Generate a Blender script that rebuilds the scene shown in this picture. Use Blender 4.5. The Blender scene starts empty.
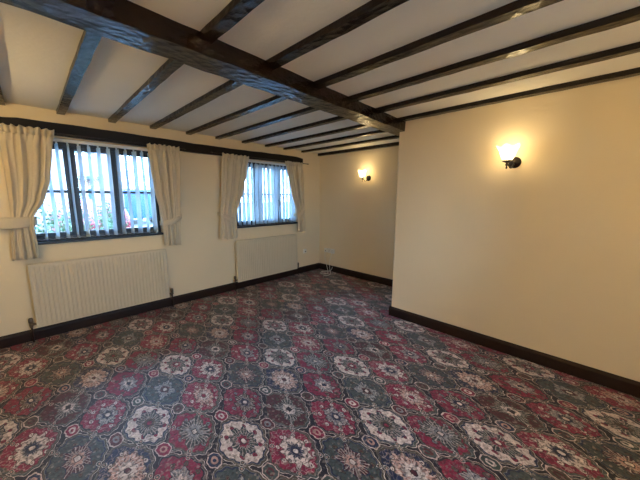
import bpy, bmesh, math, random
from mathutils import Vector, Matrix, noise
random.seed(7)
PI = math.pi
sc = bpy.context.scene
col = sc.collection

# ------------------------------------------------------------------ settings
sc.view_settings.view_transform = 'Standard'
sc.view_settings.look = 'None'
sc.view_settings.gamma = 1.0
sc.view_settings.use_curve_mapping = False
sc.view_settings.exposure = 1.3

# room dimensions (metres); camera stands over the origin
H = 2.208            # plaster ceiling
YW = 3.797           # window wall
XB = 3.90            # back wall of the alcove
XR = 2.90            # projecting wall on the right
YC = 1.612           # its corner
XL = -0.95           # wall out of view on the left
YF = -1.25           # wall behind the camera
JB = 2.177           # underside of joists

# ------------------------------------------------------------------ mesh helpers
def link(name, bm, mat=None, parent=None, origin=None, smooth=False):
    """One mesh object. World-space bmesh is re-based to a sensible origin."""
    bm.normal_update()
    if origin is None and parent is None:
        xs = [v.co.x for v in bm.verts]; ys = [v.co.y for v in bm.verts]; zs = [v.co.z for v in bm.verts]
        origin = Vector(((min(xs)+max(xs))/2, (min(ys)+max(ys))/2, min(zs)))
    me = bpy.data.meshes.new(name)
    if parent is not None and origin is None:
        origin = Vector((0, 0, 0))
        p = parent
        while p is not None:
            origin = origin + p.location; p = p.parent
    o = bpy.data.objects.new(name, me)
    if parent is None:
        bmesh.ops.translate(bm, vec=-origin, verts=bm.verts)
        o.location = origin
    else:
        if origin.length > 0:
            bmesh.ops.translate(bm, vec=-origin, verts=bm.verts)
        o.parent = parent
    bm.to_mesh(me); bm.free()
    if smooth:
        for f in me.polygons: f.use_smooth = True
    if mat:
        for m in (mat if isinstance(mat, (list, tuple)) else [mat]): me.materials.append(m)
    col.objects.link(o)
    return o

def empty(name, loc):
    o = bpy.data.objects.new(name, None); o.location = loc; o.empty_display_size = .1
    col.objects.link(o); return o

def tag(o, label=None, cat=None, group=None, kind=None):
    if label: o['label'] = label
    if cat: o['category'] = cat
    if group: o['group'] = group
    if kind: o['kind'] = kind
    return o

def box(bm, x0, x1, y0, y1, z0, z1, bev=0.0, seg=1):
    r = bmesh.ops.create_cube(bm, size=1)
    vs = r['verts']
    for v in vs:
        v.co = Vector((x0+(v.co.x+.5)*(x1-x0), y0+(v.co.y+.5)*(y1-y0), z0+(v.co.z+.5)*(z1-z0)))
    if bev > 0:
        es = list({e for v in vs for e in v.link_edges})
        bmesh.ops.bevel(bm, geom=es, offset=bev, segments=seg, affect='EDGES', profile=.5)
    return bm

def B(*a, **k):
    return box(bmesh.new(), *a, **k)

def tube(bm, pts, r, n=10, cap=True):
    pts = [Vector(p) for p in pts]
    rs = r if isinstance(r, (list, tuple)) else [r]*len(pts)
    rings = []
    up = Vector((0, 0, 1))
    prev = None
    for i, p in enumerate(pts):
        t = (pts[min(i+1, len(pts)-1)] - pts[max(i-1, 0)]).normalized()
        if prev is None:
            a = up if abs(t.z) < .9 else Vector((1, 0, 0))
            u = t.cross(a).normalized()
        else:
            u = (prev - t*prev.dot(t)).normalized()
        prev = u
        w = t.cross(u)
        rings.append([bm.verts.new(p + (u*math.cos(2*PI*k/n) + w*math.sin(2*PI*k/n))*rs[i]) for k in range(n)])
    for a, b in zip(rings, rings[1:]):
        for k in range(n):
            bm.faces.new((a[k], a[(k+1) % n], b[(k+1) % n], b[k]))
    if cap:
        bm.faces.new(rings[0][::-1]); bm.faces.new(rings[-1])
    return bm

def lathe(bm, prof, n=32, M=None, rim=None):
    """prof = [(r, z)]; M maps the local axis frame."""
    rings = []
    for i, (r, z) in enumerate(prof):
        ring = []
        for k in range(n):
            a = 2*PI*k/n
            rr, zz = r, z
            if rim: rr, zz = rim(i, a, r, z)
            v = Vector((rr*math.cos(a), rr*math.sin(a), zz))
            ring.append(bm.verts.new(M @ v if M else v))
        rings.append(ring)
    for a, b in zip(rings, rings[1:]):
        for k in range(n):
            bm.faces.new((a[k], a[(k+1) % n], b[(k+1) % n], b[k]))
    if prof[0][0] < 1e-3 or prof[-1][0] < 1e-3:
        bmesh.ops.remove_doubles(bm, verts=bm.verts, dist=1e-5)
    return bm

def grid(bm, nu, nv, fn):
    vs = [[bm.verts.new(fn(i/nu, j/nv)) for i in range(nu+1)] for j in range(nv+1)]
    for j in range(nv):
        for i in range(nu):
            bm.faces.new((vs[j][i], vs[j][i+1], vs[j+1][i+1], vs[j+1][i]))
    return vs

# ------------------------------------------------------------------ node helpers
class E:
    """A float or vector expression living in a node tree."""
    nt = None
    def __init__(s, sock): s.s = sock
    @staticmethod
    def op(o, *args):
        n = E.nt.nodes.new('ShaderNodeMath'); n.operation = o
        for i, a in enumerate(args):
            if isinstance(a, E): E.nt.links.new(a.s, n.inputs[i])
            else: n.inputs[i].default_value = float(a)
        return E(n.outputs[0])
    def __add__(s, o): return E.op('ADD', s, o)
    __radd__ = __add__
    def __sub__(s, o): return E.op('SUBTRACT', s, o)
    def __rsub__(s, o): return E.op('SUBTRACT', o, s)
    def __mul__(s, o): return E.op('MULTIPLY', s, o)
    __rmul__ = __mul__
    def __truediv__(s, o): return E.op('DIVIDE', s, o)
    def __neg__(s): return E.op('MULTIPLY', s, -1)
    def lt(s, o): return E.op('LESS_THAN', s, o)
    def gt(s, o): return E.op('GREATER_THAN', s, o)
    def pw(s, o): return E.op('POWER', s, o)
    def abs(s): return E.op('ABSOLUTE', s)
    def floor(s): return E.op('FLOOR', s)
    def sqrt(s): return E.op('SQRT', s)
    def cos(s): return E.op('COSINE', s)
    def sin(s): return E.op('SINE', s)
    def mod(s, o): return E.op('FLOORED_MODULO', s, o)

def mix(f, a, b):
    n = E.nt.nodes.new('ShaderNodeMix'); n.data_type = 'RGBA'
    ins = [n.inputs[0], n.inputs[6], n.inputs[7]]
    for i, v in zip(ins, (f, a, b)):
        if isinstance(v, E): E.nt.links.new(v.s, i)
        elif isinstance(v, (int, float)): i.default_value = v
        else: i.default_value = (*v, 1)
    return E(n.outputs[2])

def pick(fac, cols):
    n = E.nt.nodes.new('ShaderNodeValToRGB'); cr = n.color_ramp; cr.interpolation = 'CONSTANT'
    N = len(cols)
    cr.elements[0].position = 0; cr.elements[0].color = (*cols[0], 1)
    cr.elements[1].position = 1/N; cr.elements[1].color = (*cols[1], 1)
    for i in range(2, N):
        e = cr.elements.new(i/N); e.color = (*cols[i], 1)
    E.nt.links.new(fac.s, n.inputs[0])
    return E(n.outputs[0])

def new_mat(name):
    m = bpy.data.materials.new(name); m.use_nodes = True
    nt = m.node_tree
    b = nt.nodes['Principled BSDF']
    E.nt = nt
    return m, nt, b

def coords(nt, scale=(1, 1, 1), kind='Object'):
    tc = nt.nodes.new('ShaderNodeTexCoord'); mp = nt.nodes.new('ShaderNodeMapping')
    mp.inputs['Scale'].default_value = scale
    nt.links.new(tc.outputs[kind], mp.inputs[0]); return mp.outputs[0]

def tex_noise(nt, vec, scale, detail=3, rough=.5):
    n = nt.nodes.new('ShaderNodeTexNoise'); n.inputs['Scale'].default_value = scale
    n.inputs['Detail'].default_value = detail; n.inputs['Roughness'].default_value = rough
    if vec is not None: nt.links.new(vec, n.inputs['Vector'])
    return n

def simple(name, c, rough=.6, var=.06, scale=30, bump=0.0, bscale=80, metal=0, spec=.5, stretch=(1, 1, 1), c2=None, **kw):
    m, nt, b = new_mat(name)
    v = coords(nt, stretch)
    n = tex_noise(nt, v, scale)
    c2 = c2 or tuple(x*(1-var*2) for x in c)
    mx = mix(E(n.outputs['Fac']), c2, tuple(min(1, x*(1+var)) for x in c))
    nt.links.new(mx.s, b.inputs['Base Color'])
    b.inputs['Roughness'].default_value = rough; b.inputs['Metallic'].default_value = metal
    b.inputs['Specular IOR Level'].default_value = spec
    if bump:
        nb = tex_noise(nt, v, bscale, 4, .6)
        bp = nt.nodes.new('ShaderNodeBump'); bp.inputs['Strength'].default_value = bump
        bp.inputs['Distance'].default_value = .004
        nt.links.new(nb.outputs['Fac'], bp.inputs['Height']); nt.links.new(bp.outputs[0], b.inputs['Normal'])
    for k, val in kw.items(): b.inputs[k].default_value = val
    return m

M = {}
M['wall'] = simple('cream_painted_plaster', (.79, .67, .475), rough=.85, var=.015, scale=3, bump=.25, bscale=45, spec=.2)
M['ceiling'] = simple('ceiling_plaster', (.87, .83, .72), rough=.9, var=.02, scale=4, bump=.45, bscale=35, spec=.15)
M['skirting'] = simple('dark_brown_gloss_wood', (.022, .011, .008), rough=.45, var=.15, scale=12, stretch=(1, 1, 6), spec=.25)
M['lintel'] = simple('black_painted_timber', (.007, .006, .008), rough=.4, var=.2, scale=8, bump=.5, bscale=14, spec=.22)
M['frame'] = simple('black_window_paint', (.014, .018, .028), rough=.35, var=.1, spec=.5)
M['radiator'] = simple('radiator_enamel', (.64, .56, .42), rough=.42, var=.01, spec=.4)
M['brass'] = simple('dull_valve_metal', (.16, .12, .09), rough=.4, metal=.7)
M['whiteplastic'] = simple('white_plastic', (.78, .75, .68), rough=.35, var=.01)
M['cable'] = simple('white_cable_pvc', (.8, .78, .72), rough=.4, var=.01)
M['darkplastic'] = simple('dark_plastic', (.03, .028, .025), rough=.4)
M['bronze'] = simple('aged_bronze', (.020, .015, .013), rough=.34, metal=.5, var=.2)
M['rail'] = simple('blind_headrail_white', (.75, .75, .74), rough=.4, var=.01)
M['iron'] = simple('black_iron', (.012, .010, .010), rough=.4, var=.1)
M['chain'] = simple('blind_chain_grey', (.6, .62, .65), rough=.4)

def wood(name, stretch):
    """Dark varnished oak with adze marks."""
    m, nt, b = new_mat(name)
    v = coords(nt, stretch)
    g = tex_noise(nt, v, 14, 6, .65)
    c = mix(E(g.outputs['Fac']), (.004, .002, .0018), (.018, .008, .005))
    nt.links.new(c.s, b.inputs['Base Color'])
    b.inputs['Specular IOR Level'].default_value = .38
    v2 = coords(nt, tuple(s*2.2 if s < 1 else s for s in stretch))
    vo = nt.nodes.new('ShaderNodeTexVoronoi'); vo.inputs['Scale'].default_value = 26
    nt.links.new(v2, vo.inputs['Vector'])
    h = E(vo.outputs['Distance'])*.8 + E(g.outputs['Fac'])*.9
    bp = nt.nodes.new('ShaderNodeBump'); bp.inputs['Strength'].default_value = .55
    bp.inputs['Distance'].default_value = .009
    nt.links.new(h.s, bp.inputs['Height']); nt.links.new(bp.outputs[0], b.inputs['Normal'])
    r = E(g.outputs['Fac'])*.22 + .12
    nt.links.new(r.s, b.inputs['Roughness'])
    return m
M['beam'] = wood('varnished_oak_beam', (.35, 1, 1))
M['joist'] = wood('varnished_oak_joist', (1, .3, 1))

def fabric(name, c):
    m, nt, b = new_mat(name)
    v = coords(nt)
    w = nt.nodes.new('ShaderNodeTexWave'); w.wave_type = 'BANDS'; w.bands_direction = 'Z'
    w.inputs['Scale'].default_value = 170; w.inputs['Distortion'].default_value = 2
    nt.links.new(v, w.inputs['Vector'])
    n = tex_noise(nt, v, 60, 3)
    cc = mix(E(n.outputs['Fac']), tuple(x*.9 for x in c), c)
    tr = nt.nodes.new('ShaderNodeBsdfTranslucent'); nt.links.new(cc.s, tr.inputs[0])
    nt.links.new(cc.s, b.inputs['Base Color']); b.inputs['Roughness'].default_value = .95
    b.inputs['Specular IOR Level'].default_value = .1
    b.inputs['Sheen Weight'].default_value = .15
    bp = nt.nodes.new('ShaderNodeBump'); bp.inputs['Strength'].default_value = .25; bp.inputs['Distance'].default_value = .002
    nt.links.new(w.outputs['Fac'], bp.inputs['Height']); nt.links.new(bp.outputs[0], b.inputs['Normal'])
    ms = nt.nodes.new('ShaderNodeMixShader'); ms.inputs[0].default_value = .12
    nt.links.new(b.outputs[0], ms.inputs[1]); nt.links.new(tr.outputs[0], ms.inputs[2])
    nt.links.new(ms.outputs[0], nt.nodes['Material Output'].inputs[0])
    return m
M['curtain'] = fabric('cream_curtain_cotton', (.74, .64, .48))

def vane_mat():
    m, nt, b = new_mat('vertical_blind_fabric')
    n = tex_noise(nt, coords(nt), 90, 3)
    c = mix(E(n.outputs['Fac']), (.52, .62, .70), (.60, .70, .78))
    tr = nt.nodes.new('ShaderNodeBsdfTranslucent'); nt.links.new(c.s, tr.inputs[0])
    nt.links.new(c.s, b.inputs['Base Color']); b.inputs['Roughness'].default_value = .8
    b.inputs['Specular IOR Level'].default_value = .2
    ms = nt.nodes.new('ShaderNodeMixShader'); ms.inputs[0].default_value = .30
    nt.links.new(b.outputs[0], ms.inputs[1]); nt.links.new(tr.outputs[0], ms.inputs[2])
    nt.links.new(ms.outputs[0], nt.nodes['Material Output'].inputs[0])
    return m
M['vane'] = vane_mat()

def glass_mat():
    m, nt, b = new_mat('window_glass')
    t = nt.nodes.new('ShaderNodeBsdfTransparent'); t.inputs[0].default_value = (.93, .96, .97, 1)
    g = nt.nodes.new('ShaderNodeBsdfGlossy'); g.inputs['Roughness'].default_value = .02
    fr = nt.nodes.new('ShaderNodeFresnel'); fr.inputs[0].default_value = 1.45
    ms = nt.nodes.new('ShaderNodeMixShader')
    nt.links.new(fr.outputs[0], ms.inputs[0])
    nt.links.new(t.outputs[0], ms.inputs[1]); nt.links.new(g.outputs[0], ms.inputs[2])
    nt.links.new(ms.outputs[0], nt.nodes['Material Output'].inputs[0])
    return m
M['glass'] = glass_mat()

def shade_mat():
    m, nt, b = new_mat('lit_frosted_glass')
    t = nt.nodes.new('ShaderNodeBsdfTransparent'); t.inputs[0].default_value = (1, .93, .8, 1)
    e = nt.nodes.new('ShaderNodeEmission'); e.inputs[0].default_value = (1, .74, .36, 1); e.inputs[1].default_value = .4
    d = nt.nodes.new('ShaderNodeBsdfTranslucent'); d.inputs[0].default_value = (.9, .85, .75, 1)
    a = nt.nodes.new('ShaderNodeAddShader'); nt.links.new(e.outputs[0], a.inputs[0]); nt.links.new(d.outputs[0], a.inputs[1])
    ms = nt.nodes.new('ShaderNodeMixShader'); ms.inputs[0].default_value = .5
    nt.links.new(t.outputs[0], ms.inputs[1]); nt.links.new(a.outputs[0], ms.inputs[2])
    nt.links.new(ms.outputs[0], nt.nodes['Material Output'].inputs[0])
    return m
M['shade'] = shade_mat()
def bulb_mat():
    m, nt, b = new_mat('lit_bulb')
    b.inputs['Base Color'].default_value = (1, .9, .7, 1)
    b.inputs['Emission Color'].default_value = (1, .78, .42, 1); b.inputs['Emission Strength'].default_value = 12
    return m
M['bulb'] = bulb_mat()

# ------------------------------------------------------------------ carpet
def carpet():
    m, nt, b = new_mat('patterned_carpet')
    geo = nt.nodes.new('ShaderNodeNewGeometry')
    # slight hand-drawn wobble of every outline
    nz = tex_noise(nt, geo.outputs['Position'], 24, 2)
    sx = nt.nodes.new('ShaderNodeSeparateXYZ'); nt.links.new(geo.outputs['Position'], sx.inputs[0])
    sn = nt.nodes.new('ShaderNodeSeparateColor'); nt.links.new(nz.outputs['Color'], sn.inputs[0])
    x = E(sx.outputs[0]) + (E(sn.outputs[0]) - .5)*.022 - 1.233
    y = E(sx.outputs[1]) + (E(sn.outputs[1]) - .5)*.022 - 1.043
    u = x/.171; w = y/.2665
    a = (u + w)*.5; c = (u - w)*.5
    mi = (a + .5).floor(); ni = (c + .5).floor()
    lp = a - mi; lq = c - ni
    k = (mi*7 + ni + .5).mod(12)/12
    ap = lp.abs(); aq = lq.abs()
    asym = pick(k, [(1,)*3, (0,)*3, (1,)*3, (0,)*3, (1,)*3, (0,)*3, (.6,)*3, (1,)*3, (0,)*3, (1,)*3, (1,)*3, (1,)*3])
    aq2 = (lq + asym*.055 + .02).abs()
    box4 = (ap.pw(4) + aq2.pw(4)).pw(.25)
    rho = (lp*lp + lq*lq).sqrt()
    th = E.op('ARCTAN2', lq, lp)
    red = (.20, .009, .040); cream = (.56, .47, .42); green = (.048, .064, .062); navy = (.010, .020, .055)
    olive = (.070, .056, .040); pink = (.40, .23, .19); grey = (.18, .19, .20); dark = (.011, .010, .018); dgreen = (.035, .055, .05)
    wine = (.075, .014, .022)
    ground = pick(k, [red, cream, red, cream, red, green, navy, red, green, red, red, wine])
    petal = pick(k, [grey, green, green, dgreen, cream, wine, pink, grey, grey, pink, olive, green])
    inner = pick(k, [navy, olive, grey, red, navy, pink, cream, cream, wine, cream, navy, cream])
    heart = pick(k, [cream, red, cream, cream, cream, cream, wine, navy, cream, red, cream, dark])
    spots = pick(k, [cream, red, grey, red, cream, olive, cream, olive, olive, cream, grey, olive])
    edge1 = pick(k, [dark, navy, olive, navy, olive, navy, olive, dark, navy, olive, dark, olive])
    # large flower
    def g(*v): return pick(k, [(q,)*3 for q in v])
    np_ = g(6, 8, 6, 8, 10, 8, 11, 7, 4, 12, 6, 4)
    dia = g(0, 0, .8, 0, 0, .5, 0, 0, .6, 0, 0, 1)
    rho_p = rho
    rho = rho*(1-dia) + (ap + aq)*.74*dia
    big = g(0, .05, .07, .03, .05, .02, .09, 0, -.01, .02, .01, .03)
    pet = E.op('COSINE', th*np_)*.03 + E.op('COSINE', th*2 + .8)*.02 + big
    R1 = pet + E.op('COSINE', th*14 + 1.0)*.018 + .225
    R2 = E.op('COSINE', th*np_ + PI)*.025 + .115 + big*.5
    C = ground
    # ring of blossoms
    seg = (th + PI/8).mod(PI/4) - PI/8
    bxx = rho_p*seg.cos() - .335; byy = rho_p*seg.sin()
    bd = (bxx*bxx + byy*byy).sqrt()
    C = mix(bd.lt(.048), C, dark)
    C = mix(bd.lt(.040), C, spots)
    C = mix(bd.lt(.015), C, wine)
    # vines: thin contour lines of a noise field
    nv = tex_noise(nt, geo.outputs['Position'], 30, 1)
    ln = (E(nv.outputs['Fac']) - .5).abs().lt(.022)
    C = mix(ln*.4, C, mix(.5, spots, petal))
    C = mix(rho.lt(R1 + .018), C, edge1)
    C = mix(rho.lt(R1), C, petal)
    fl = tex_noise(nt, geo.outputs['Position'], 62, 1)
    brk = E(fl.outputs['Fac'])
    C = mix(brk.gt(.56)*rho.lt(R1)*.75, C, dark)
    C = mix(brk.lt(.40)*rho.lt(R1)*.6, C, mix(.5, spots, cream))
    C = mix(rho.lt(R2 + .012), C, grey)
    C = mix(rho.lt(R2), C, inner)
    # veins inside the petals
    vein = E.op('COSINE', th*24).gt(.72)*rho.gt(.10)*rho.lt(R1)
    C = mix(vein*.6, C, cream)
    C = mix(brk.gt(.57)*rho.lt(R2)*.7, C, dark)
    C = mix(rho.lt(.062), C, dark)
    C = mix(rho.lt(.048), C, heart)
    # border of the medallion: scalloped
    sc8 = E.op('COSINE', th*16)*.014 + E.op('COSINE', th*4 + PI)*.012
    rb = box4 + sc8
    border = mix((lp + lq*.25).gt(0), green, olive)
    border = mix(pick(k, [(1,)*3, (0,)*3, (0,)*3, (1,)*3, (0,)*3, (1,)*3, (0,)*3, (1,)*3, (0,)*3, (0,)*3, (1,)*3, (0,)*3]), border, olive)
    C = mix(rb.gt(.412), C, edge1)
    C = mix(rb.gt(.440), C, grey)
    C = mix(rb.gt(.446), C, border)
    C = mix(rb.gt(.478), C, cream)
    C = mix(rb.gt(.488), C, dark)
    # little blossoms in the middle of each border
    d1 = ap - .44; e1 = ((d1*d1 + lq*lq).sqrt()); d2 = aq - .44; e2 = ((d2*d2 + lp*lp).sqrt())
    ee = E.op('MINIMUM', e1, e2)
    C = mix(ee.lt(.046), C, cream); C = mix(ee.lt(.038), C, dgreen); C = mix(ee.lt(.018), C, pink)
    # octagons on the corners of the lattice
    cp = .5 - ap; cq = .5 - aq
    oc = E.op('MAXIMUM', E.op('MAXIMUM', cp, cq), (cp + cq)*.72)
    ci = a.floor(); cj = c.floor()
    hsh = (ci*5 + cj*3 + .5).mod(7)/7
    ocol = pick(hsh, [red, dgreen, navy, wine, olive, green, red])
    ocen = pick(hsh, [cream, cream, pink, grey, wine, wine, pink])
    C = mix(oc.lt(.160), C, dark)
    C = mix(oc.lt(.150), C, mix(.35, cream, pink))
    C = mix(oc.lt(.126), C, ocol)
    ro = (cp*cp + cq*cq).sqrt()
    C = mix(ro.lt(.072), C, ocen)
    C = mix(ro.lt(.032), C, ocol)
    # tufts: small broken colour, as in a loop pile
    tf = nt.nodes.new('ShaderNodeTexVoronoi'); tf.inputs['Scale'].default_value = 85
    nt.links.new(geo.outputs['Position'], tf.inputs['Vector'])
    st = nt.nodes.new('ShaderNodeSeparateColor'); nt.links.new(tf.outputs['Color'], st.inputs[0])
    C = mix(E(st.outputs[0]).gt(.9)*.45, C, (.30, .24, .20))
    C = mix(E(st.outputs[1]).gt(.86)*.5, C, (.022, .018, .022))
    hs = nt.nodes.new('ShaderNodeHueSaturation'); nt.links.new(C.s, hs.inputs['Color'])
    val = E(st.outputs[2])*.5 + .75
    nt.links.new(val.s, hs.inputs['Value'])
    nt.links.new(hs.outputs[0], b.inputs['Base Color'])
    b.inputs['Roughness'].default_value = .52
    b.inputs['Specular IOR Level'].default_value = .4
    b.inputs['Sheen Weight'].default_value = .07; b.inputs['Sheen Roughness'].default_value = .4
    bp = nt.nodes.new('ShaderNodeBump'); bp.inputs['Strength'].default_value = .35; bp.inputs['Distance'].default_value = .004
    nt.links.new(tf.outputs['Distance'], bp.inputs['Height']); nt.links.new(bp.outputs[0], b.inputs['Normal'])
    return m
M['carpet'] = carpet()

# ------------------------------------------------------------------ room shell
def struct(name, bm, mat, **k):
    return tag(link(name, bm, mat, **k), kind='structure')

struct('floor', B(XL, XB, YF, YW, -.06, 0), M['carpet'])
struct('ceiling', B(XL-.2, XB+.2, YF-.2, YW+.3, H, H+.12), M['ceiling'])
W1 = (-.08, 1.12); W2 = (2.13, 3.36); WZ = (.935, 1.962)
TH = .26
bm = bmesh.new()
xs = [XL-.2, W1[0], W1[1], W2[0], W2[1], XB+.2]
box(bm, xs[0], xs[5], YW, YW+TH, -.06, WZ[0])
box(bm, xs[0], xs[5], YW, YW+TH, WZ[1], H)
for i in (0, 2, 4): box(bm, xs[i], xs[i+1], YW, YW+TH, WZ[0], WZ[1])
struct('wall_left', bm, M['wall'])
struct('wall_back', B(XB, XB+.2, YC, YW, -.06, H), M['wall'])
bm = B(XR, XB+.2, YF, YC, -.06, H)
cy = [e for e in bm.edges if abs(e.verts[0].co.x-XR) < 1e-4 and abs(e.verts[1].co.x-XR) < 1e-4 and abs(e.verts[0].co.y-YC) < 1e-4 and abs(e.verts[1].co.y-YC) < 1e-4]
bmesh.ops.bevel(bm, geom=cy, offset=.012, segments=3, affect='EDGES', profile=.5)
struct('wall_right', bm, M['wall'])
bm = bmesh.new()
RW = (.55, 1.35); RZ = (.75, 1.98)  # opening for the added window that lets in fill daylight
box(bm, XL-.2, XR, YF-.2, YF, -.06, RZ[0]); box(bm, XL-.2, XR, YF-.2, YF, RZ[1], H)
box(bm, XL-.2, RW[0], YF-.2, YF, RZ[0], RZ[1]); box(bm, RW[1], XR, YF-.2, YF, RZ[0], RZ[1])
struct('wall_rear', bm, M['wall'])
struct('wall_near', B(XL-.2, XL, YF, YW, -.06, H), M['wall'])

def skirting(name, axis, a0, a1, wall, sgn):
    """profile extruded along an axis; sgn points from the wall into the room"""
    prof = [(0, 0), (.019, 0), (.019, .085), (.016, .094), (.009, .101), (.006, .108), (0, .110)]
    bm = bmesh.new()
    A = []; Bv = []
    for d, z in prof:
        p = wall + sgn*d
        A.append(bm.verts.new((a0, p, z) if axis == 'x' else (p, a0, z)))
        Bv.append(bm.verts.new((a1, p, z) if axis == 'x' else (p, a1, z)))
    n = len(prof)
    for i in range(n):
        bm.faces.new((A[i], A[(i+1) % n], Bv[(i+1) % n], Bv[i]))
    bm.faces.new(A); bm.faces.new(Bv[::-1])
    bmesh.ops.recalc_face_normals(bm, faces=bm.faces)
    struct(name, bm, M['skirting'])
skirting('baseboard_left', 'x', XL, XB, YW, -1)
skirting('baseboard_back', 'y', YC, YW-.019, XB, -1)
skirting('baseboard_right', 'y', YF, YC+.019, XR, -1)
skirting('baseboard_alcove', 'x', XR, XB-.019, YC, 1)

# ------------------------------------------------------------------ windows
def added_rear_window(name, X0, X1):  # unseen window, added to bring neutral frontal daylight into the room
    root = empty(name, ((X0+X1)/2, YF-.1, RZ[0])); tag(root, kind='structure')
    y0, y1 = YF-.14, YF-.08; f = .05
    bm = bmesh.new()
    box(bm, X0, X0+f, y0, y1, RZ[0], RZ[1], .004); box(bm, X1-f, X1, y0, y1, RZ[0], RZ[1], .004)
    box(bm, X0+f, X1-f, y0, y1, RZ[0], RZ[0]+f, .004); box(bm, X0+f, X1-f, y0, y1, RZ[1]-f, RZ[1], .004)
    for k in (1, 2):
        xm = X0+(X1-X0)*k/3; box(bm, xm-.02, xm+.02, y0, y1, RZ[0]+f, RZ[1]-f, .004)
    link('window_frame', bm, M['frame'], root)
    link('pane', B(X0+f, X1-f, y0+.028, y0+.032, RZ[0]+f, RZ[1]-f), M['glass'], root)
    link('window_sill', B(X0, X1, YF-.08, YF+.02, RZ[0]-.01, RZ[0]+.015, bev=.004), M['frame'], root)
    L = bpy.data.lights.new(name+'_portal', 'AREA'); L.shape = 'RECTANGLE'; L.size = X1-X0; L.size_y = RZ[1]-RZ[0]
    L.cycles.is_portal = True
    lo = bpy.data.objects.new(name+'_portal', L); lo.location = ((X0+X1)/2, YF-.17, sum(RZ)/2)
    lo.rotation_euler = (PI/2, 0, 0); col.objects.link(lo)
added_rear_window('added_fill_window', *RW)

def window(name, X0, X1):
    root = empty(name, ((X0+X1)/2, YW+.10, WZ[0])); tag(root, kind='structure')
    y0, y1 = YW+.085, YW+.145
    zb, zt = WZ[0]+.02, WZ[1]
    bm = bmesh.new()
    f = .045
    box(bm, X0, X0+f, y0, y1, zb, zt, .004); box(bm, X1-f, X1, y0, y1, zb, zt, .004)
    box(bm, X0+f, X1-f, y0, y1, zb, zb+f, .004); box(bm, X0+f, X1-f, y0, y1, zt-f-.03, zt, .004)
    link('window_frame', bm, M['frame'], root)
    inner = X1-X0-2*f; mw = .034
    lw = (inner-2*mw)/3
    for i in range(2):
        xa = X0+f+lw*(i+1)+mw*i
        link('mullion', B(xa, xa+mw, y0, y1, zb+f, zt-f-.03, bev=.004), M['frame'], root)
    for i in range(3):
        xa = X0+f+(lw+mw)*i; xb = xa+lw
        s = .03; ya, yb = y0+.006, y1-.012
        za, zc = zb+f, zt-f-.03
        bm = bmesh.new()
        box(bm, xa, xa+s, ya, yb, za, zc, .003); box(bm, xb-s, xb, ya, yb, za, zc, .003)
        box(bm, xa+s, xb-s, ya, yb, za, za+s, .003); box(bm, xa+s, xb-s, ya, yb, zc-s, zc, .003)
        ca = link('casement', bm, M['frame'], root)
        zm = 1.442
        link('glazing_bar', B(xa+s, xb-s, ya+.004, yb-.004, zm-.014, zm+.014, bev=.003), M['frame'], ca)
        link('pane', B(xa+s-.004, xb-s+.004, (ya+yb)/2-.002, (ya+yb)/2+.002, za+s-.004, zc-s+.004), M['glass'], ca)
        bm = bmesh.new()
        hx = xb-s/2 if i != 2 else xa+s/2
        box(bm, hx-.011, hx+.011, ya-.008, ya, 1.30, 1.36, .003)
        tube(bm, [(hx, ya-.008, 1.345), (hx, ya-.03, 1.345), (hx, ya-.034, 1.33), (hx, ya-.034, 1.25)], .005, 8)
        link('window_handle', bm, M['iron'], ca)
    bm = B(X0, X1, YW-.022, y0+.01, WZ[0]-.004, WZ[0]+.02, bev=.006, seg=2)
    link('window_sill', bm, M['frame'], root)
    # portal guiding daylight sampling through the opening
    L = bpy.data.lights.new(name+'_portal', 'AREA'); L.shape = 'RECTANGLE'; L.size = X1-X0; L.size_y = WZ[1]-WZ[0]
    L.cycles.is_portal = True
    lo = bpy.data.objects.new(name+'_portal', L); lo.location = ((X0+X1)/2, YW+.18, sum(WZ)/2)
    lo.rotation_euler = (-PI/2, 0, 0); col.objects.link(lo)
window('window_1', *W1)
window('window_2', *W2)

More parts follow.
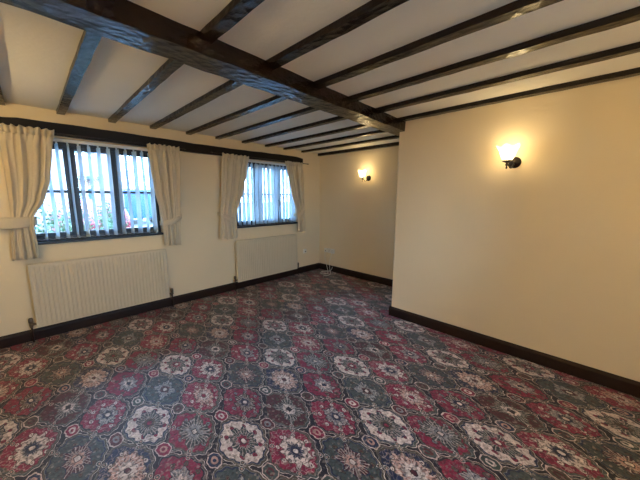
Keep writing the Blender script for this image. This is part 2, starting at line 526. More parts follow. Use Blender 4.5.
# ------------------------------------------------------------------ vertical blinds
def blind(x0, x1, seed, label, wide, turn, jit):
    rnd = random.Random(seed)
    yb = YW+.040
    root = empty('vertical_blind', ((x0+x1)/2, yb, .97)); tag(root, label, 'blind', 'vertical blinds')
    rail = B(x0-.02, x1+.02, yb-.018, yb+.018, 1.925, 1.955, bev=.004)
    link('headrail', rail, M['rail'], root)
    n = int(round((x1-x0)/.079))
    ch = bmesh.new(); cpts = []
    for i in range(n):
        cx = x0+.04+(x1-x0-.08)*i/(n-1)
        ang = math.radians(turn+rnd.uniform(-jit, jit)+(-10 if i in wide else 0))
        d = Vector((math.sin(ang), math.cos(ang), 0)); nn = Vector((d.y, -d.x, 0))
        bm = bmesh.new()
        w = .089; zt, zb = 1.905, .968+rnd.uniform(-.003, .003)
        def fn(u, v, d=d, nn=nn, cx=cx, zt=zt, zb=zb, w=w, ph=rnd.uniform(0, 6)):
            z = zb+(zt-zb)*v
            bow = .004*math.sin(PI*u)+.004*math.sin(v*3+ph)
            p = Vector((cx, yb, z)) + d*((u-.5)*w) + nn*bow
            return p
        grid(bm, 4, 10, fn)
        # folded pocket with weight at the foot
        bot = Vector((cx, yb, 0))
        a = bot-d*(w/2-.004); c2 = bot+d*(w/2-.004)
        vs = []
        for z in (zb, zb+.03):
            for p in (a-nn*.003, c2-nn*.003, c2+nn*.003, a+nn*.003):
                vs.append(bm.verts.new((p.x, p.y, z)))
        for q in ((0, 1, 2, 3), (7, 6, 5, 4), (0, 4, 5, 1), (1, 5, 6, 2), (2, 6, 7, 3), (3, 7, 4, 0)):
            bm.faces.new([vs[j] for j in q])
        # hanger clip up to the rail
        box(bm, cx-.008, cx+.008, yb-.004, yb+.004, zt-.005, 1.926)
        link('vane', bm, M['vane'], root)
        cpts.append(bot - d*(w/2-.006) + Vector((0, 0, zb+.014)))
    for p, q in zip(cpts, cpts[1:]):
        tube(ch, [p, (p+q)/2-Vector((0, 0, .012)), q], .0016, 5)
    link('bottom_chain', ch, M['chain'], root)
    return root
blind(-.04, 1.09, 3, 'white vertical blind, vanes turned open, in the wide window at left', (11,), -11, 5)
blind(2.17, 3.32, 11, 'white vertical blind, vanes hiding most of the glass, in the window by the corner', (5,), 1, 9)

# ------------------------------------------------------------------ timber
def timber(name, fn, mat, nseg, rough, seed):
    """fn(t) -> list of 4 corner points (section) ; subdivided and slightly irregular"""
    bm = bmesh.new()
    sub = 5
    rings = []
    for i in range(nseg+1):
        c = [Vector(p) for p in fn(i/nseg)]
        ring = []
        for k in range(4):
            for j in range(sub):
                p = c[k].lerp(c[(k+1) % 4], j/sub)
                if rough:
                    q = p*7+Vector((seed*3.1, 0, 0))
                    p = p + Vector((noise.noise(q), noise.noise(q+Vector((9, 0, 0))), noise.noise(q+Vector((0, 17, 0)))))*rough
                ring.append(bm.verts.new(p))
        rings.append(ring)
    n = 4*sub
    for a, b in zip(rings, rings[1:]):
        for k in range(n): bm.faces.new((a[k], a[(k+1) % n], b[(k+1) % n], b[k]))
    bm.faces.new(rings[0][::-1]); bm.faces.new(rings[-1])
    bmesh.ops.recalc_face_normals(bm, faces=bm.faces)
    return link(name, bm, mat)

def beam_sec(t):
    x = XL+(3.06-XL)*t
    yf = 1.478+.022*x; yb = 1.668+.017*x
    zt, zb = H+.02, 2.110
    return [(x, yf, zt), (x, yf, zb+.012), (x, yf+.012, zb), (x, yb, zb)] if False else [(x, yf, zt), (x, yf+.004, zb), (x, yb, zb), (x, yb, zt)]
bmn = timber('ceiling_beam', beam_sec, M['beam'], 70, .006, 1)
tag(bmn, 'thick dark oak main beam crossing the whole ceiling below the joists', 'beam')

JX = [-.125, .275, .665, 1.066, 1.470, 1.850, 2.25, 2.662, 3.032, 3.425, 3.84]
NX = {1: .262, 2: .676, 3: 1.074, 4: 1.488, 5: 1.885, 6: 2.29, 7: 2.715}
far_lab = [
 'dark oak joist in the top left corner, at the edge of the photo',
 'dark oak joist ending above the left curtain of the wide window, blue sheen underneath',
 'dark oak joist ending above the middle of the wide window',
 'dark oak joist ending above the right curtain of the wide window',
 'dark oak joist ending just right of the wide window, over the bare wall',
 'dark oak joist ending over the bare wall, just left of the corner window curtains',
 'dark oak joist ending over the left curtain of the corner window',
 'dark oak joist ending over the middle of the corner window',
 'dark oak joist ending over the right half of the corner window',
 'dark oak joist ending right of the corner window, second from the back wall',
 'dark oak joist lying along the top of the back wall']
near_lab = {
 1: 'near oak joist leftmost on the camera side of the beam, mostly cut off',
 2: 'near oak joist, second from left on the camera side of the beam',
 3: 'near oak joist, third from left on the camera side of the beam',
 4: 'near oak joist on the camera side of the beam, fourth from the right wall',
 5: 'near oak joist with gold glints underneath, third from the right wall',
 6: 'near oak joist on the camera side of the beam, second from the right wall',
 7: 'near oak joist running along the very top of the right wall'}
for i, x in enumerate(JX):
    yb = 1.668+.017*x
    sk = random.Random(i).uniform(-.008, .008)
    def sec(t, x=x, y0=yb-.02, y1=YW-.004, sk=sk):
        y = y0+(y1-y0)*t; xx = x-.004*(1-2*t)*0+sk*t
        return [(xx, y, H+.01), (xx, y, JB), (xx+.060, y, JB), (xx+.060, y, H+.01)]
    if i == 10:
        def sec(t, x=x, y0=YC+.1, y1=YW-.004):
            y = y0+(y1-y0)*t
            return [(x, y, H+.01), (x, y, JB-.016), (x+.059, y, JB-.016), (x+.059, y, H+.01)]
    if i in (8, 9):
        def sec(t, x=x, y0=YC+.004, y1=YW-.004, sk=sk):
            y = y0+(y1-y0)*t; xx = x+sk*t
            return [(xx, y, H+.01), (xx, y, JB), (xx+.060, y, JB), (xx+.060, y, H+.01)]
    o = timber('ceiling_joist', sec, M['joist'], 28, .0035, i+2)
    tag(o, far_lab[i], 'ceiling joist', 'joists between the main beam and the window wall')
for i, lab in near_lab.items():
    x = NX[i]; yf = 1.478+.022*x
    def sec(t, x=x, y0=YF+.004, y1=yf+.02):
        y = y0+(y1-y0)*t
        w = .062
        return [(x, y, H+.01), (x, y, JB-.002), (x+w, y, JB-.002), (x+w, y, H+.01)]
    o = timber('ceiling_joist', sec, M['joist'], 28, .0035, i+31)
    tag(o, lab, 'ceiling joist', 'joists on the camera side of the main beam')

def lint(t):
    x = XL+(3.425-XL)*t
    yf = YW-.047+.004*math.sin(x*3)
    zt = 2.078+.008*math.sin(x*2.3+.6)-(.012 if x < -.02 else 0)
    zb = 1.965+.006*math.sin(x*1.7+2)
    if x > 3.3: zb += (x-3.3)*.12; zt -= (x-3.3)*.18
    return [(x, yf, zt), (x, yf, zb), (x, YW-.001, zb), (x, YW-.001, zt)]
o = timber('lintel_beam', lint, M['lintel'], 60, .004, 55)
tag(o, 'long near-black timber lintel running along the wall over both windows', 'beam')

# ------------------------------------------------------------------ curtains
def lerp_rows(rows, z):
    rows = sorted(rows)
    if z <= rows[0][0]: return rows[0][1:]
    for a, b in zip(rows, rows[1:]):
        if z <= b[0]:
            t = (z-a[0])/(b[0]-a[0]); t = t*t*(3-2*t)*.5+t*.5
            return tuple(a[i]+(b[i]-a[i])*t for i in range(1, len(a)))
    return rows[-1][1:]

def curtain(rows, tie, nf, seed, label, tail=True):
    """rows: (z, left x, right x); tie: (xa, za, xb, zb, width) band from a to b"""
    rnd = random.Random(seed)
    zs = [r[0] for r in rows]; zt, zb = max(zs), min(zs)
    cx = sum(r[1]+r[2] for r in rows)/(2*len(rows))
    root = empty('curtain', (cx, 3.72, zb)); tag(root, label, 'curtain', 'cream pleated curtains')
    ztie = (tie[1]+tie[3])/2
    ph = [rnd.uniform(0, 6.28) for _ in range(6)]
    def depth(u, z):
        head = max(0, min(1, (z-(zt-.16))/.10))
        tied = math.exp(-((z-ztie)/.13)**2)
        body = math.sin(2*PI*nf*u+ph[0]+.6*math.sin(2.2*z+ph[1]))*.62+math.sin(2*PI*nf*1.7*u+ph[2]+z)*.38
        amp = .026*(1-.75*tied)*(1-.55*head)
        y = body*amp
        y += math.sin(2*PI*nf*2.3*u+ph[3])*.010*head
        return y
    def fn(u, v):
        z = zt+(zb-zt)*v
        l, r = lerp_rows(rows, z)
        uu = u + .012*math.sin(2*PI*nf*u*2+ph[4])
        x = l+(r-l)*uu
        zz = z + (.007*math.sin(2*PI*nf*1.7*u+ph[5]) if v < .01 else 0) + (.006*math.sin(2*PI*nf*u+ph[2]) if v > .99 else 0)
        return Vector((x, 3.712+depth(u, z), zz))
    bm = bmesh.new(); grid(bm, 72, 70, fn)
    f = link('curtain_fabric', bm, M['curtain'], root, smooth=True)
    s = f.modifiers.new('thickness', 'SOLIDIFY'); s.thickness = .004; s.offset = 0
    # gathered heading tape: pinch pleats standing on the rail
    bm = bmesh.new()
    def hf(u, v):
        z = zt-.012-.055*v
        l, r = lerp_rows(rows, z)
        return Vector((l+.004+(r-l-.008)*u, 3.700+depth(u, z)*1.0+.005*math.sin(2*PI*nf*2.3*u), z))
    grid(bm, 72, 3, hf)
    h = link('gathered_heading', bm, M['curtain'], root, smooth=True)
    s = h.modifiers.new('thickness', 'SOLIDIFY'); s.thickness = .003; s.offset = 0
    # tie-back: a stiff band wrapped round the front, closing to the wall at both ends
    xa, za, xb, zc, w = tie
    bm = bmesh.new()
    def tf(u, v):
        x = xa+(xb-xa)*u
        z = za+(zc-za)*u + .015*math.sin(PI*u)*-1 + (v-.5)*w*(.75+.25*math.sin(PI*u))
        bul = math.sin(PI*min(1, max(0, u)))**.45
        y = 3.782-.100*bul-.004*math.sin(PI*v)
        return Vector((x, y, z))
    grid(bm, 28, 6, tf)
    t = link('tieback', bm, M['curtain'], root, smooth=True)
    s = t.modifiers.new('thickness', 'SOLIDIFY'); s.thickness = .006; s.offset = 0
    return root

curtain([(2.008, -.135, .232), (1.80, -.130, .195), (1.55, -.128, .158), (1.37, -.128, .105), (1.20, -.13, .014), (1.10, -.14, .005), (.95, -.155, .013), (.815, -.16, .018)],
        (-.30, 1.175, .030, 1.165, .105), 4.0, 1, 'cream curtain at the far left, tied back by a level band')
curtain([(1.995, 1.0, 1.353), (1.75, 1.018, 1.345), (1.5, 1.038, 1.332), (1.18, 1.090, 1.312), (1.05, 1.105, 1.30), (.95, 1.103, 1.295), (.80, 1.103, 1.293)],
        (1.085, 1.075, 1.335, 1.155, .07), 4.0, 2, 'cream curtain on the right side of the wide window, tie-back slanting up to the right')
curtain([(1.988, 1.905, 2.308), (1.75, 1.89, 2.265), (1.5, 1.868, 2.205), (1.18, 1.845, 2.09), (1.05, 1.835, 2.070), (.95, 1.825, 2.076), (.80, 1.82, 2.078)],
        (1.825, 1.165, 2.085, 1.055, .065), 3.5, 3, 'cream curtain on the left side of the corner window, tie-back sloping down to the right')
curtain([(1.988, 3.00, 3.378), (1.75, 3.06, 3.39), (1.5, 3.125, 3.40), (1.18, 3.235, 3.42), (1.08, 3.255, 3.43), (.95, 3.27, 3.44), (.79, 3.275, 3.445)],
        (3.225, 1.095, 3.462, 1.165, .065), 3.5, 4, 'cream curtain nearest the room corner, on the right side of the corner window')

def pole(x0, x1, label):
    root = empty('curtain_pole', ((x0+x1)/2, 3.7455, 1.985)); tag(root, label, 'curtain pole', 'curtain poles')
    bm = bmesh.new(); tube(bm, [(x0, 3.7455, 1.985), (x1, 3.7455, 1.985)], .0065, 10)
    link('rod', bm, M['iron'], root, smooth=True)
    for x, s in ((x0, -1), (x1, 1)):
        bm = bmesh.new()
        lathe(bm, [(0, 0), (.008, .002), (.010, .012), (.007, .022), (.004, .034), (0, .040)], 12, Matrix.Translation((x, 3.7455, 1.985)) @ Matrix.Rotation(s*PI/2, 4, 'Y'))
        link('finial', bm, M['iron'], root, smooth=True)
pole(-.28, 1.40, 'black curtain pole along the lintel over the wide window')
pole(1.78, 3.53, 'black curtain pole with a finial poking out past the lintel by the corner')

# ------------------------------------------------------------------ radiators
def radiator(x0, x1, z0, z1, label, valve_gap):
    yb = YW-.035; yf = YW-.092
    root = empty('radiator', ((x0+x1)/2, (yb+yf)/2, z0)); tag(root, label, 'radiator', 'panel radiators')
    bm = bmesh.new()
    n = int((x1-x0-.04)/.0333)
    pts = []
    xa, xb = x0+.02, x1-.02
    pitch = (xb-xa)/n
    for i in range(n):
        b0 = xa+pitch*i
        pts += [(b0+pitch*.10, yf+.000), (b0+pitch*.42, yf+.000), (b0+pitch*.60, yf+.007), (b0+pitch*.92, yf+.007)]
    pts = [(x0, yf+.006), (xa-.004, yf+.006)] + pts + [(xb+.004, yf+.006), (x1, yf+.006)]
    zr = [(z0, .006), (z0+.018, .004), (z0+.035, 0), (z1-.05, 0), (z1-.034, .004), (z1-.016, .006)]
    rows = []
    for z, fl in zr:
        row = []
        for (x, y) in pts:
            yy = y if fl == 0 else (yf+.006 if fl == .006 else y*.4+(yf+.006)*.6)
            row.append(bm.verts.new((x, yy, z)))
        rows.append(row)
    for a, b in zip(rows, rows[1:]):
        for k in range(len(pts)-1): bm.faces.new((a[k], a[k+1], b[k+1], b[k]))
    # back of the pressed panel
    back = [bm.verts.new(c) for c in ((x0, yf+.022, z0), (x1, yf+.022, z0), (x1, yf+.022, z1-.016), (x0, yf+.022, z1-.016))]
    bm.faces.new(back[::-1])
    bm.faces.new([rows[0][k] for k in range(len(pts))][::-1] + [back[0], back[1]])
    bm.faces.new([rows[-1][k] for k in range(len(pts))] + [back[2], back[3]])
    bm.faces.new([r[0] for r in rows] + [back[3], back[0]])
    bm.faces.new([r[-1] for r in rows][::-1] + [back[1], back[2]])
    bmesh.ops.recalc_face_normals(bm, faces=bm.faces)
    link('panel', bm, M['radiator'], root)
    bm = bmesh.new()
    box(bm, x0-.004, x1+.004, yf+.0, yf+.012, z1-.018, z1, .003); box(bm, x0-.004, x1+.004, yb-.012, yb, z1-.018, z1, .003)
    k = int((x1-x0)/.022)
    for i in range(k+1):
        xx = x0+(x1-x0-.008)*i/k
        box(bm, xx, xx+.008, yf+.012, yb-.012, z1-.008, z1-.003)
    link('top_grille', bm, M['radiator'], root)
    for xx in (x0-.005, x1+.001):
        link('side_panel', B(xx, xx+.004, yf+.004, yb, z0+.01, z1-.018, bev=.001), M['radiator'], root)
    # convector fins at the back
    bm = bmesh.new(); box(bm, x0+.02, x1-.02, yb-.014, yb-.002, z0, z1-.02, .003)
    link('back_panel', bm, M['radiator'], root)
    for xx in (x0+.15, x1-.17):
        link('wall_bracket', B(xx, xx+.02, yb-.003, YW-.0005, z0+.05, z1-.06), M['radiator'], root)
    for s, xx in ((-1, x0), (1, x1)):
        bm = bmesh.new()
        ym = (yf+yb)/2; zv = z0+.035; xe = xx+s*.04
        tube(bm, [(xx-s*.006, ym, zv), (xx+s*.02, ym, zv)], .010, 12)
        tube(bm, [(xe-s*.022, ym, zv), (xe+s*.014, ym, zv)], .014, 8)
        tube(bm, [(xe, ym, zv-.03), (xe, ym, zv+.018)], .012, 12)
        lathe(bm, [(0, .018), (.016, .019), (.018, .03), (.017, .058), (.012, .066), (0, .067)], 14, Matrix.Translation((xe, ym, zv)))
        v = link('valve', bm, M['brass'], root, smooth=True)
        bm = bmesh.new(); tube(bm, [(xe, ym, zv-.028), (xe, ym, .001)], .0075, 10)
        link('pipe', bm, M['skirting'], v, smooth=True)
radiator(-.070, 1.106, .142, .760, 'white ribbed panel radiator under the wide window at left', .03)
radiator(2.066, 3.245, .122, .757, 'cream panel radiator under the window near the room corner', .03)

# ------------------------------------------------------------------ wall lamps
def wall_lamp(x, y, z, flip, label, watt=1.0):
    root = empty('wall_lamp', (x, y, z)); tag(root, label, 'wall lamp', 'wall lamps with glass tulip shades')
    s = -1 if not flip else 1
    def part(name, bm, mat, parent, smooth=True):
        if s > 0: bmesh.ops.rotate(bm, cent=(0, 0, 0), matrix=Matrix.Rotation(PI, 3, 'Z'), verts=bm.verts)
        return link(name, bm, mat, parent, origin=Vector((0, 0, 0)), smooth=smooth)
    RX = Matrix.Rotation(-PI/2, 4, 'Y')
    bm = bmesh.new()
    lathe(bm, [(0, .001), (.044, .001), (.046, .006), (.042, .011), (.036, .014), (.032, .021), (.022, .026), (.014, .034), (0, .038)], 36, RX)
    part('backplate', bm, M['bronze'], root)
    ox, oy = -.135, .032
    pts = []
    for i in range(17):
        t = i/16
        px_ = -.03+(ox+.03)*t; py_ = oy*t
        pz = -.012-.040*math.sin(PI*min(1, t*1.15))*(1-.15*t) if t < .87 else -.012-.040*math.sin(PI)*(0)
        pts.append((px_, py_, pz))
    pts = pts[:14] + [(ox, oy, -.020), (ox, oy, -.004)]
    bm = bmesh.new(); tube(bm, pts, .0058, 10)
    ar = part('arm', bm, M['bronze'], root)
    T = Matrix.Translation((ox, oy, 0))
    bm = bmesh.new()
    lathe(bm, [(0, -.062), (.006, -.058), (.008, -.050), (.005, -.042), (.009, -.034), (.012, -.024), (.008, -.014), (.022, -.006), (.036, .002), (.038, .008), (.034, .008), (.020, .002), (0, .000)], 24, T)
    part('shade_holder', bm, M['bronze'], root)
    def rim(i, a, r, zz):
        q = math.cos(6*a)
        f = max(0, (zz-.03)/.09)
        return r*(1+.06*f*q), zz+.010*f*q*(1 if zz > .03 else 0)
    prof = [(.026, .006), (.036, .010), (.043, .024), (.050, .045), (.058, .070), (.067, .094), (.077, .112), (.084, .120)]
    bm = bmesh.new(); lathe(bm, prof, 48, T, rim)
    sh = part('lamp_shade', bm, M['shade'], root)
    bm = bmesh.new()
    lathe(bm, [(0, .010), (.010, .012), (.011, .035), (.019, .052), (.023, .070), (.019, .088), (.010, .098), (0, .101)], 20, T)
    bu = part('bulb', bm, M['bulb'], root)
    L = bpy.data.lights.new('lamp_light', 'POINT'); L.energy = watt; L.color = LAMP_C; L.shadow_soft_size = .030
    lo = bpy.data.objects.new('lamp_light', L)
    lo.location = (x+(ox if s < 0 else -ox), y+(oy if s < 0 else -oy), z+.104); col.objects.link(lo)
LAMP_C = (1.0, .78, .42)
wall_lamp(XR, .515, 1.700, False, 'lit bronze wall lamp with a tulip glass shade on the large right wall')
wall_lamp(XB, 2.680, 1.712, False, 'lit bronze wall lamp on the back wall of the alcove, further off')
wall_lamp(XL, 2.70, 1.70, True, 'lit bronze wall lamp outside the left edge, nearer the windows', 11.0)
wall_lamp(XL, .45, 1.70, True, 'lit bronze wall lamp on the wall outside the left edge, nearer the camera', 10.0)

def added_rear_lamp(x, label, watt):  # unseen lamp, added behind the camera to raise the warm ambient light
    n0 = len(bpy.data.objects)
    before = set(bpy.data.objects)
    wall_lamp(0, 0, 1.70, False, label, watt)
    for o in set(bpy.data.objects) - before:
        if o.parent is None:
            if o.type == 'LIGHT':
                p = o.location.copy(); o.location = (x+p.y, YF-p.x, p.z)
            else:
                o.location = (x, YF, 1.70); o.rotation_euler = (0, 0, -PI/2)
added_rear_lamp(-.35, 'added fill lamp, unseen on the wall behind the camera, nearer its left end', 9.0)
added_rear_lamp(2.0, 'added fill lamp, unseen on the wall behind the camera, nearer its right end', 7.0)

# ------------------------------------------------------------------ sockets and cable in the corner
def socket(name, y0, y1, z0, z1, label, gangs):
    root = empty(name, (XB, (y0+y1)/2, z0)); tag(root, label, 'socket')
    bm = B(XB-.030, XB, y0, y1, z0, z1, bev=.004, seg=2)
    link('faceplate', bm, M['whiteplastic'], root)
    for g in range(gangs):
        c = y0+(y1-y0)*(g+.5)/gangs
        bm = bmesh.new()
        box(bm, XB-.0312, XB-.0298, c-.004, c+.004, z0+.045, z0+.055); box(bm, XB-.0312, XB-.0298, c-.015, c-.007, z0+.025, z0+.030); box(bm, XB-.0312, XB-.0298, c+.007, c+.015, z0+.025, z0+.030)
        link('pin_holes', bm, M['darkplastic'], root)
        link('rocker_switch', B(XB-.034, XB-.0295, c-.006, c+.006, z0+.060, z0+.078, bev=.0015), M['whiteplastic'], root)
socket('double_socket', 3.395, 3.541, .352, .438, 'white double power socket low on the back wall beside the corner', 2)
root = empty('phone_socket', (XB, 3.605, .355)); tag(root, 'small white phone socket between the double socket and the corner', 'socket')
link('faceplate', B(XB-.026, XB, 3.565, 3.645, .355, .435, bev=.004, seg=2), M['whiteplastic'], root)
link('jack', B(XB-.0272, XB-.0255, 3.595, 3.612, .375, .392), M['darkplastic'], root)
root = empty('aerial_socket', (3.505, YW, .35)); tag(root, 'small cream aerial plate on the window wall beside the corner radiator', 'socket')
link('faceplate', B(3.465, 3.545, YW-.012, YW, .36, .44, bev=.003, seg=2), M['whiteplastic'], root)
bm = bmesh.new(); tube(bm, [(3.505, YW-.010, .395), (3.505, YW-.030, .395)], .009, 12); link('plug', bm, M['brass'], root, smooth=True)

def bez(P, n=10):
    """Catmull-Rom through points"""
    out = []
    P = [Vector(p) for p in P]
    for i in range(len(P)-1):
        p0 = P[max(i-1, 0)]; p1 = P[i]; p2 = P[i+1]; p3 = P[min(i+2, len(P)-1)]
        for k in range(n):
            t = k/n
            out.append(.5*((2*p1)+(p2-p0)*t+(2*p0-5*p1+4*p2-p3)*t*t+(-p0+3*p1-3*p2+p3)*t**3))
    out.append(P[-1]); return out
bm = bmesh.new()
tube(bm, bez([(XB-.029, 3.605, .38), (XB-.05, 3.60, .27), (XB-.045, 3.57, .16), (XB-.06, 3.53, .08), (XB-.10, 3.47, .02), (XB-.20, 3.40, .006), (XB-.28, 3.46, .006), (XB-.22, 3.54, .006), (XB-.12, 3.52, .008), (XB-.06, 3.44, .03), (XB-.05, 3.40, .10)]), .0045, 8)
tag(link('phone_cable', bm, M['cable'], smooth=True), 'white phone cable looping from the corner socket onto the carpet', 'cable')
bm = bmesh.new()
tube(bm, bez([(XB-.032, 3.44, .376), (XB-.06, 3.44, .28), (XB-.06, 3.47, .17), (XB-.07, 3.45, .07), (XB-.15, 3.36, .008), (XB-.27, 3.30, .006), (XB-.34, 3.36, .006)]), .0045, 8)
tag(link('power_cable', bm, M['cable'], smooth=True), 'white cable hanging from the double socket to the carpet', 'cable')

# ------------------------------------------------------------------ outside
GZ = -.15
M['ground'] = simple('gravel_drive', (.16, .16, .15), rough=.95, var=.2, scale=20)
M['leaf'] = simple('shrub_leaves', (.045, .10, .04), rough=.6, var=.3, scale=6)
M['bark'] = simple('twig_bark', (.12, .09, .06), rough=.9)
M['slate'] = simple('roof_slate', (.03, .05, .06), rough=.7, var=.2, scale=12)
M['blue'] = simple('blue_car_paint', (.006, .06, .17), rough=.25)
M['redp'] = simple('red_car_paint', (.14, .006, .014), rough=.25)
M['tyre'] = simple('tyre_rubber', (.02, .02, .02), rough=.8)
M['carglass'] = simple('car_glass', (.05, .09, .11), rough=.1)
M['uwhite'] = simple('white_paint', (.75, .75, .75), rough=.5)
def brick():
    m, nt, b = new_mat('house_brick')
    tc = nt.nodes.new('ShaderNodeTexCoord'); mp = nt.nodes.new('ShaderNodeMapping'); mp.inputs['Rotation'].default_value = (PI/2, 0, 0)
    nt.links.new(tc.outputs['Object'], mp.inputs[0])
    br = nt.nodes.new('ShaderNodeTexBrick'); br.inputs['Scale'].default_value = 4.4
    br.inputs['Color1'].default_value = (.20, .125, .105, 1); br.inputs['Color2'].default_value = (.25, .165, .14, 1); br.inputs['Mortar'].default_value = (.25, .24, .23, 1)
    br.inputs['Mortar Size'].default_value = .03
    nt.links.new(mp.outputs[0], br.inputs['Vector']); nt.links.new(br.outputs[0], b.inputs['Base Color'])
    b.inputs['Roughness'].default_value = .9
    return m
M['brick'] = brick()
struct('ground', B(-40, 60, -50, 70, GZ-.2, GZ), M['ground'])

def shrub(x, y, h, r, seed, label, n=2400):
    rnd = random.Random(seed)
    root = empty('garden_shrub', (x, y, GZ)); tag(root, label, 'shrub', 'shrubs outside the wide window')
    bm = bmesh.new(); tips = []
    for i in range(16):
        a = rnd.uniform(0, 2*PI); rr = r*rnd.uniform(.2, 1); hh = h*rnd.uniform(.6, 1)
        p = [(x+.03*math.cos(a), y+.03*math.sin(a), GZ), (x+rr*.35*math.cos(a), y+rr*.35*math.sin(a), GZ+hh*.5), (x+rr*math.cos(a), y+rr*math.sin(a), GZ+hh)]
        tube(bm, bez(p, 5), [.008]*3+[.006]*4+[.003]*4, 6); tips.append([Vector(q) for q in p])
    link('stem', bm, M['bark'], root)
    bm = bmesh.new()
    for i in range(n):
        p = rnd.choice(tips); t = rnd.uniform(.25, 1)
        q = p[0].lerp(p[1], t*2) if t < .5 else p[1].lerp(p[2], t*2-1)
        q = q+Vector((rnd.gauss(0, .06), rnd.gauss(0, .06), rnd.gauss(0, .05)))
        d = Vector((rnd.gauss(0, 1), rnd.gauss(0, 1), rnd.gauss(.3, 1))).normalized()
        e = d.cross(Vector((rnd.gauss(0, 1), rnd.gauss(0, 1), rnd.gauss(0, 1)))).normalized()
        l = rnd.uniform(.03, .055); w = l*.42; nrm = d.cross(e)*.006
        vs = [bm.verts.new(q), bm.verts.new(q+d*l*.5+e*w+nrm), bm.verts.new(q+d*l), bm.verts.new(q+d*l*.5-e*w+nrm)]
        bm.faces.new(vs)
    link('foliage', bm, M['leaf'], root)
shrub(.12, 5.0, 1.42, .38, 1, 'tall leafy shrub outside the left pane of the wide window', 2800)
shrub(.66, 6.1, 1.30, .36, 2, 'lower leafy shrub outside the middle pane of the wide window', 1800)
shrub(1.22, 7.4, 1.52, .30, 3, 'leafy shrub outside the wide window, in front of the red car', 2600)
shrub(.58, 7.5, 1.48, .26, 4, 'leafy shrub outside the wide window, farthest from the glass', 2200)

root = empty('brick_house', (1.0, 15, GZ)); tag(root, 'pale brick house with slate roof seen outside through the wide window', 'house')
hx0, hx1, hy = -2.2, 2.75, 14.0
link('house_wall', B(hx0, hx1, hy, hy+6, GZ, 4.6), M['brick'], root)
bm = bmesh.new()
vs = [bm.verts.new(c) for c in ((hx0-.3, hy-.3, 4.5), (hx1+.3, hy-.3, 4.5), (hx1+.3, hy+6.3, 4.5), (hx0-.3, hy+6.3, 4.5), (hx0-.3, hy+3, 7), (hx1+.3, hy+3, 7))]
for q in ((0, 1, 5, 4), (2, 3, 4, 5), (0, 4, 3), (1, 2, 5), (3, 2, 1, 0)): bm.faces.new([vs[i] for i in q])
link('roof', bm, M['slate'], root)
for (xa, xb, za, zb) in ((1.25, 1.85, .75, 1.75), (-.6, .4, .85, 1.85), (1.2, 2.0, 2.9, 3.9), (-.6, .4, 2.9, 3.9)):
    f = link('house_window', B(xa, xb, hy-.04, hy+.02, za, zb), M['uwhite'], root)
    bm = bmesh.new(); xm = (xa+xb)/2
    for (p, q) in ((xa+.06, xm-.03), (xm+.03, xb-.06)): box(bm, p, q, hy-.05, hy-.03, za+.06, zb-.06)
    link('window_pane', bm, M['carglass'], f)
bm = bmesh.new(); box(bm, 1.05, 2.05, hy-.6, hy-.02, 2.0, 2.12)
link('porch_canopy', bm, M['slate'], root)

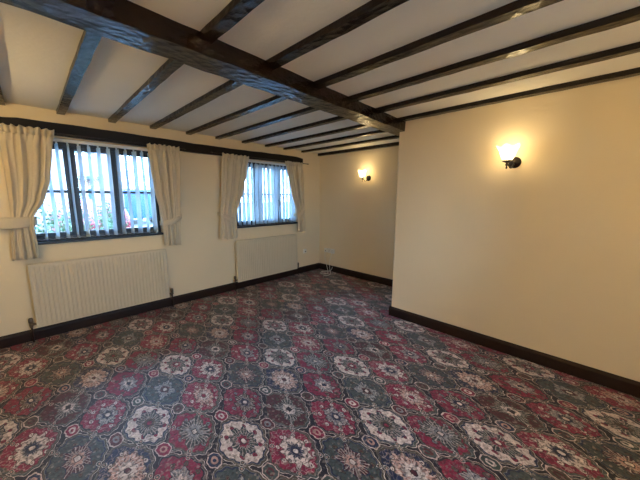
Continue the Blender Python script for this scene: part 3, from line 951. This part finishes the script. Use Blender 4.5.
def car(x, y, rot, mat, label, van):
    root = empty('van' if van else 'car', (x, y, GZ)); tag(root, label, 'van' if van else 'car')
    root.rotation_euler = (0, 0, rot)
    O = Vector((0, 0, 0))
    # side outline (length along local x) extruded in y
    if van:
        out = [(-2.2, .35), (-2.22, 1.75), (-2.0, 1.95), (.9, 1.95), (1.55, 1.25), (2.2, 1.05), (2.3, .75), (2.28, .35)]; hw = .92
        win = [(.15, 1.2), (.15, 1.8), (.85, 1.8), (1.35, 1.25)]
    else:
        out = [(-1.9, .35), (-1.95, .8), (-1.75, 1.05), (-1.25, 1.42), (.15, 1.45), (.95, 1.0), (1.8, .88), (1.95, .65), (1.95, .35)]; hw = .82
        win = [(-1.2, 1.0), (-1.05, 1.34), (.1, 1.37), (.7, 1.0)]
    bm = bmesh.new()
    a = [bm.verts.new((p, -hw*(1 if z < 1.0 else .9), z)) for p, z in out]; b = [bm.verts.new((p, hw*(1 if z < 1.0 else .9), z)) for p, z in out]
    n = len(out)
    bm.faces.new(a); bm.faces.new(b[::-1])
    for i in range(n): bm.faces.new((a[i], b[i], b[(i+1) % n], a[(i+1) % n]))
    bmesh.ops.recalc_face_normals(bm, faces=bm.faces)
    bmesh.ops.bevel(bm, geom=bm.edges[:], offset=.05, segments=2, affect='EDGES', profile=.5)
    link('bodywork', bm, mat, root, origin=O, smooth=False)
    for s in (-1, 1):
        bm = bmesh.new()
        f1 = [bm.verts.new((p, s*(hw*.945+.02), z)) for p, z in win]; f2 = [bm.verts.new((p, s*(hw*.80), z)) for p, z in win]
        m4 = len(win)
        bm.faces.new(f1); bm.faces.new(f2[::-1])
        for i in range(m4): bm.faces.new((f1[i], f2[i], f2[(i+1) % m4], f1[(i+1) % m4]))
        bmesh.ops.recalc_face_normals(bm, faces=bm.faces)
        link('side_window', bm, M['carglass'], root, origin=O)
        for wx in (-1.3, 1.3):
            bm = bmesh.new()
            lathe(bm, [(0, -.1), (.2, -.1), (.31, -.09), (.32, 0), (.31, .09), (.2, .1), (0, .1)], 24, Matrix.Translation((wx, s*(hw-.08), .32)) @ Matrix.Rotation(PI/2, 4, 'X'))
            w = link('wheel', bm, M['tyre'], root, origin=O)
            bm = bmesh.new()
            lathe(bm, [(0, -.105), (.17, -.105), (.19, -.09), (.19, .09), (.17, .105), (0, .105)], 16, Matrix.Translation((wx, s*(hw-.08), .32)) @ Matrix.Rotation(PI/2, 4, 'X'))
            link('hubcap', bm, M['uwhite'], w, origin=O)
car(4.15, 20, PI/2, M['blue'], 'blue van parked far outside, seen through the right pane of the wide window', True)
car(1.24, 11.6, PI/2, M['redp'], 'red car parked outside in front of the brick house', False)

# ------------------------------------------------------------------ daylight
w = bpy.data.worlds.new('sky'); sc.world = w; w.use_nodes = True
nt = w.node_tree
bg = nt.nodes['Background']
tc = nt.nodes.new('ShaderNodeTexCoord'); sp = nt.nodes.new('ShaderNodeSeparateXYZ'); nt.links.new(tc.outputs['Generated'], sp.inputs[0])
rp = nt.nodes.new('ShaderNodeValToRGB'); nt.links.new(sp.outputs[2], rp.inputs[0])
rp.color_ramp.elements[0].position = 0; rp.color_ramp.elements[0].color = (.50, .74, 1, 1)
rp.color_ramp.elements[1].position = .7; rp.color_ramp.elements[1].color = (.28, .54, 1, 1)
nt.links.new(rp.outputs[0], bg.inputs[0]); bg.inputs[1].default_value = 14.0

# ------------------------------------------------------------------ camera
cd = bpy.data.cameras.new('camera'); cam = bpy.data.objects.new('camera', cd); col.objects.link(cam)
cd.sensor_fit = 'HORIZONTAL'; cd.sensor_width = 36; cd.lens = 279.511*36/640
f_, pitch, yaw, roll = 279.511, .151756, .769709, .005935
F = Vector((math.cos(yaw)*math.cos(pitch), math.sin(yaw)*math.cos(pitch), -math.sin(pitch)))
R = Vector((math.sin(yaw), -math.cos(yaw), 0)); U = R.cross(F)
R2 = R*math.cos(roll)+U*math.sin(roll); U2 = -R*math.sin(roll)+U*math.cos(roll)
mat = Matrix((R2, U2, -F)).transposed().to_4x4(); mat.translation = (0, 0, 1.4)
cam.matrix_world = mat
cd.clip_start = .02; cd.clip_end = 300
sc.camera = cam
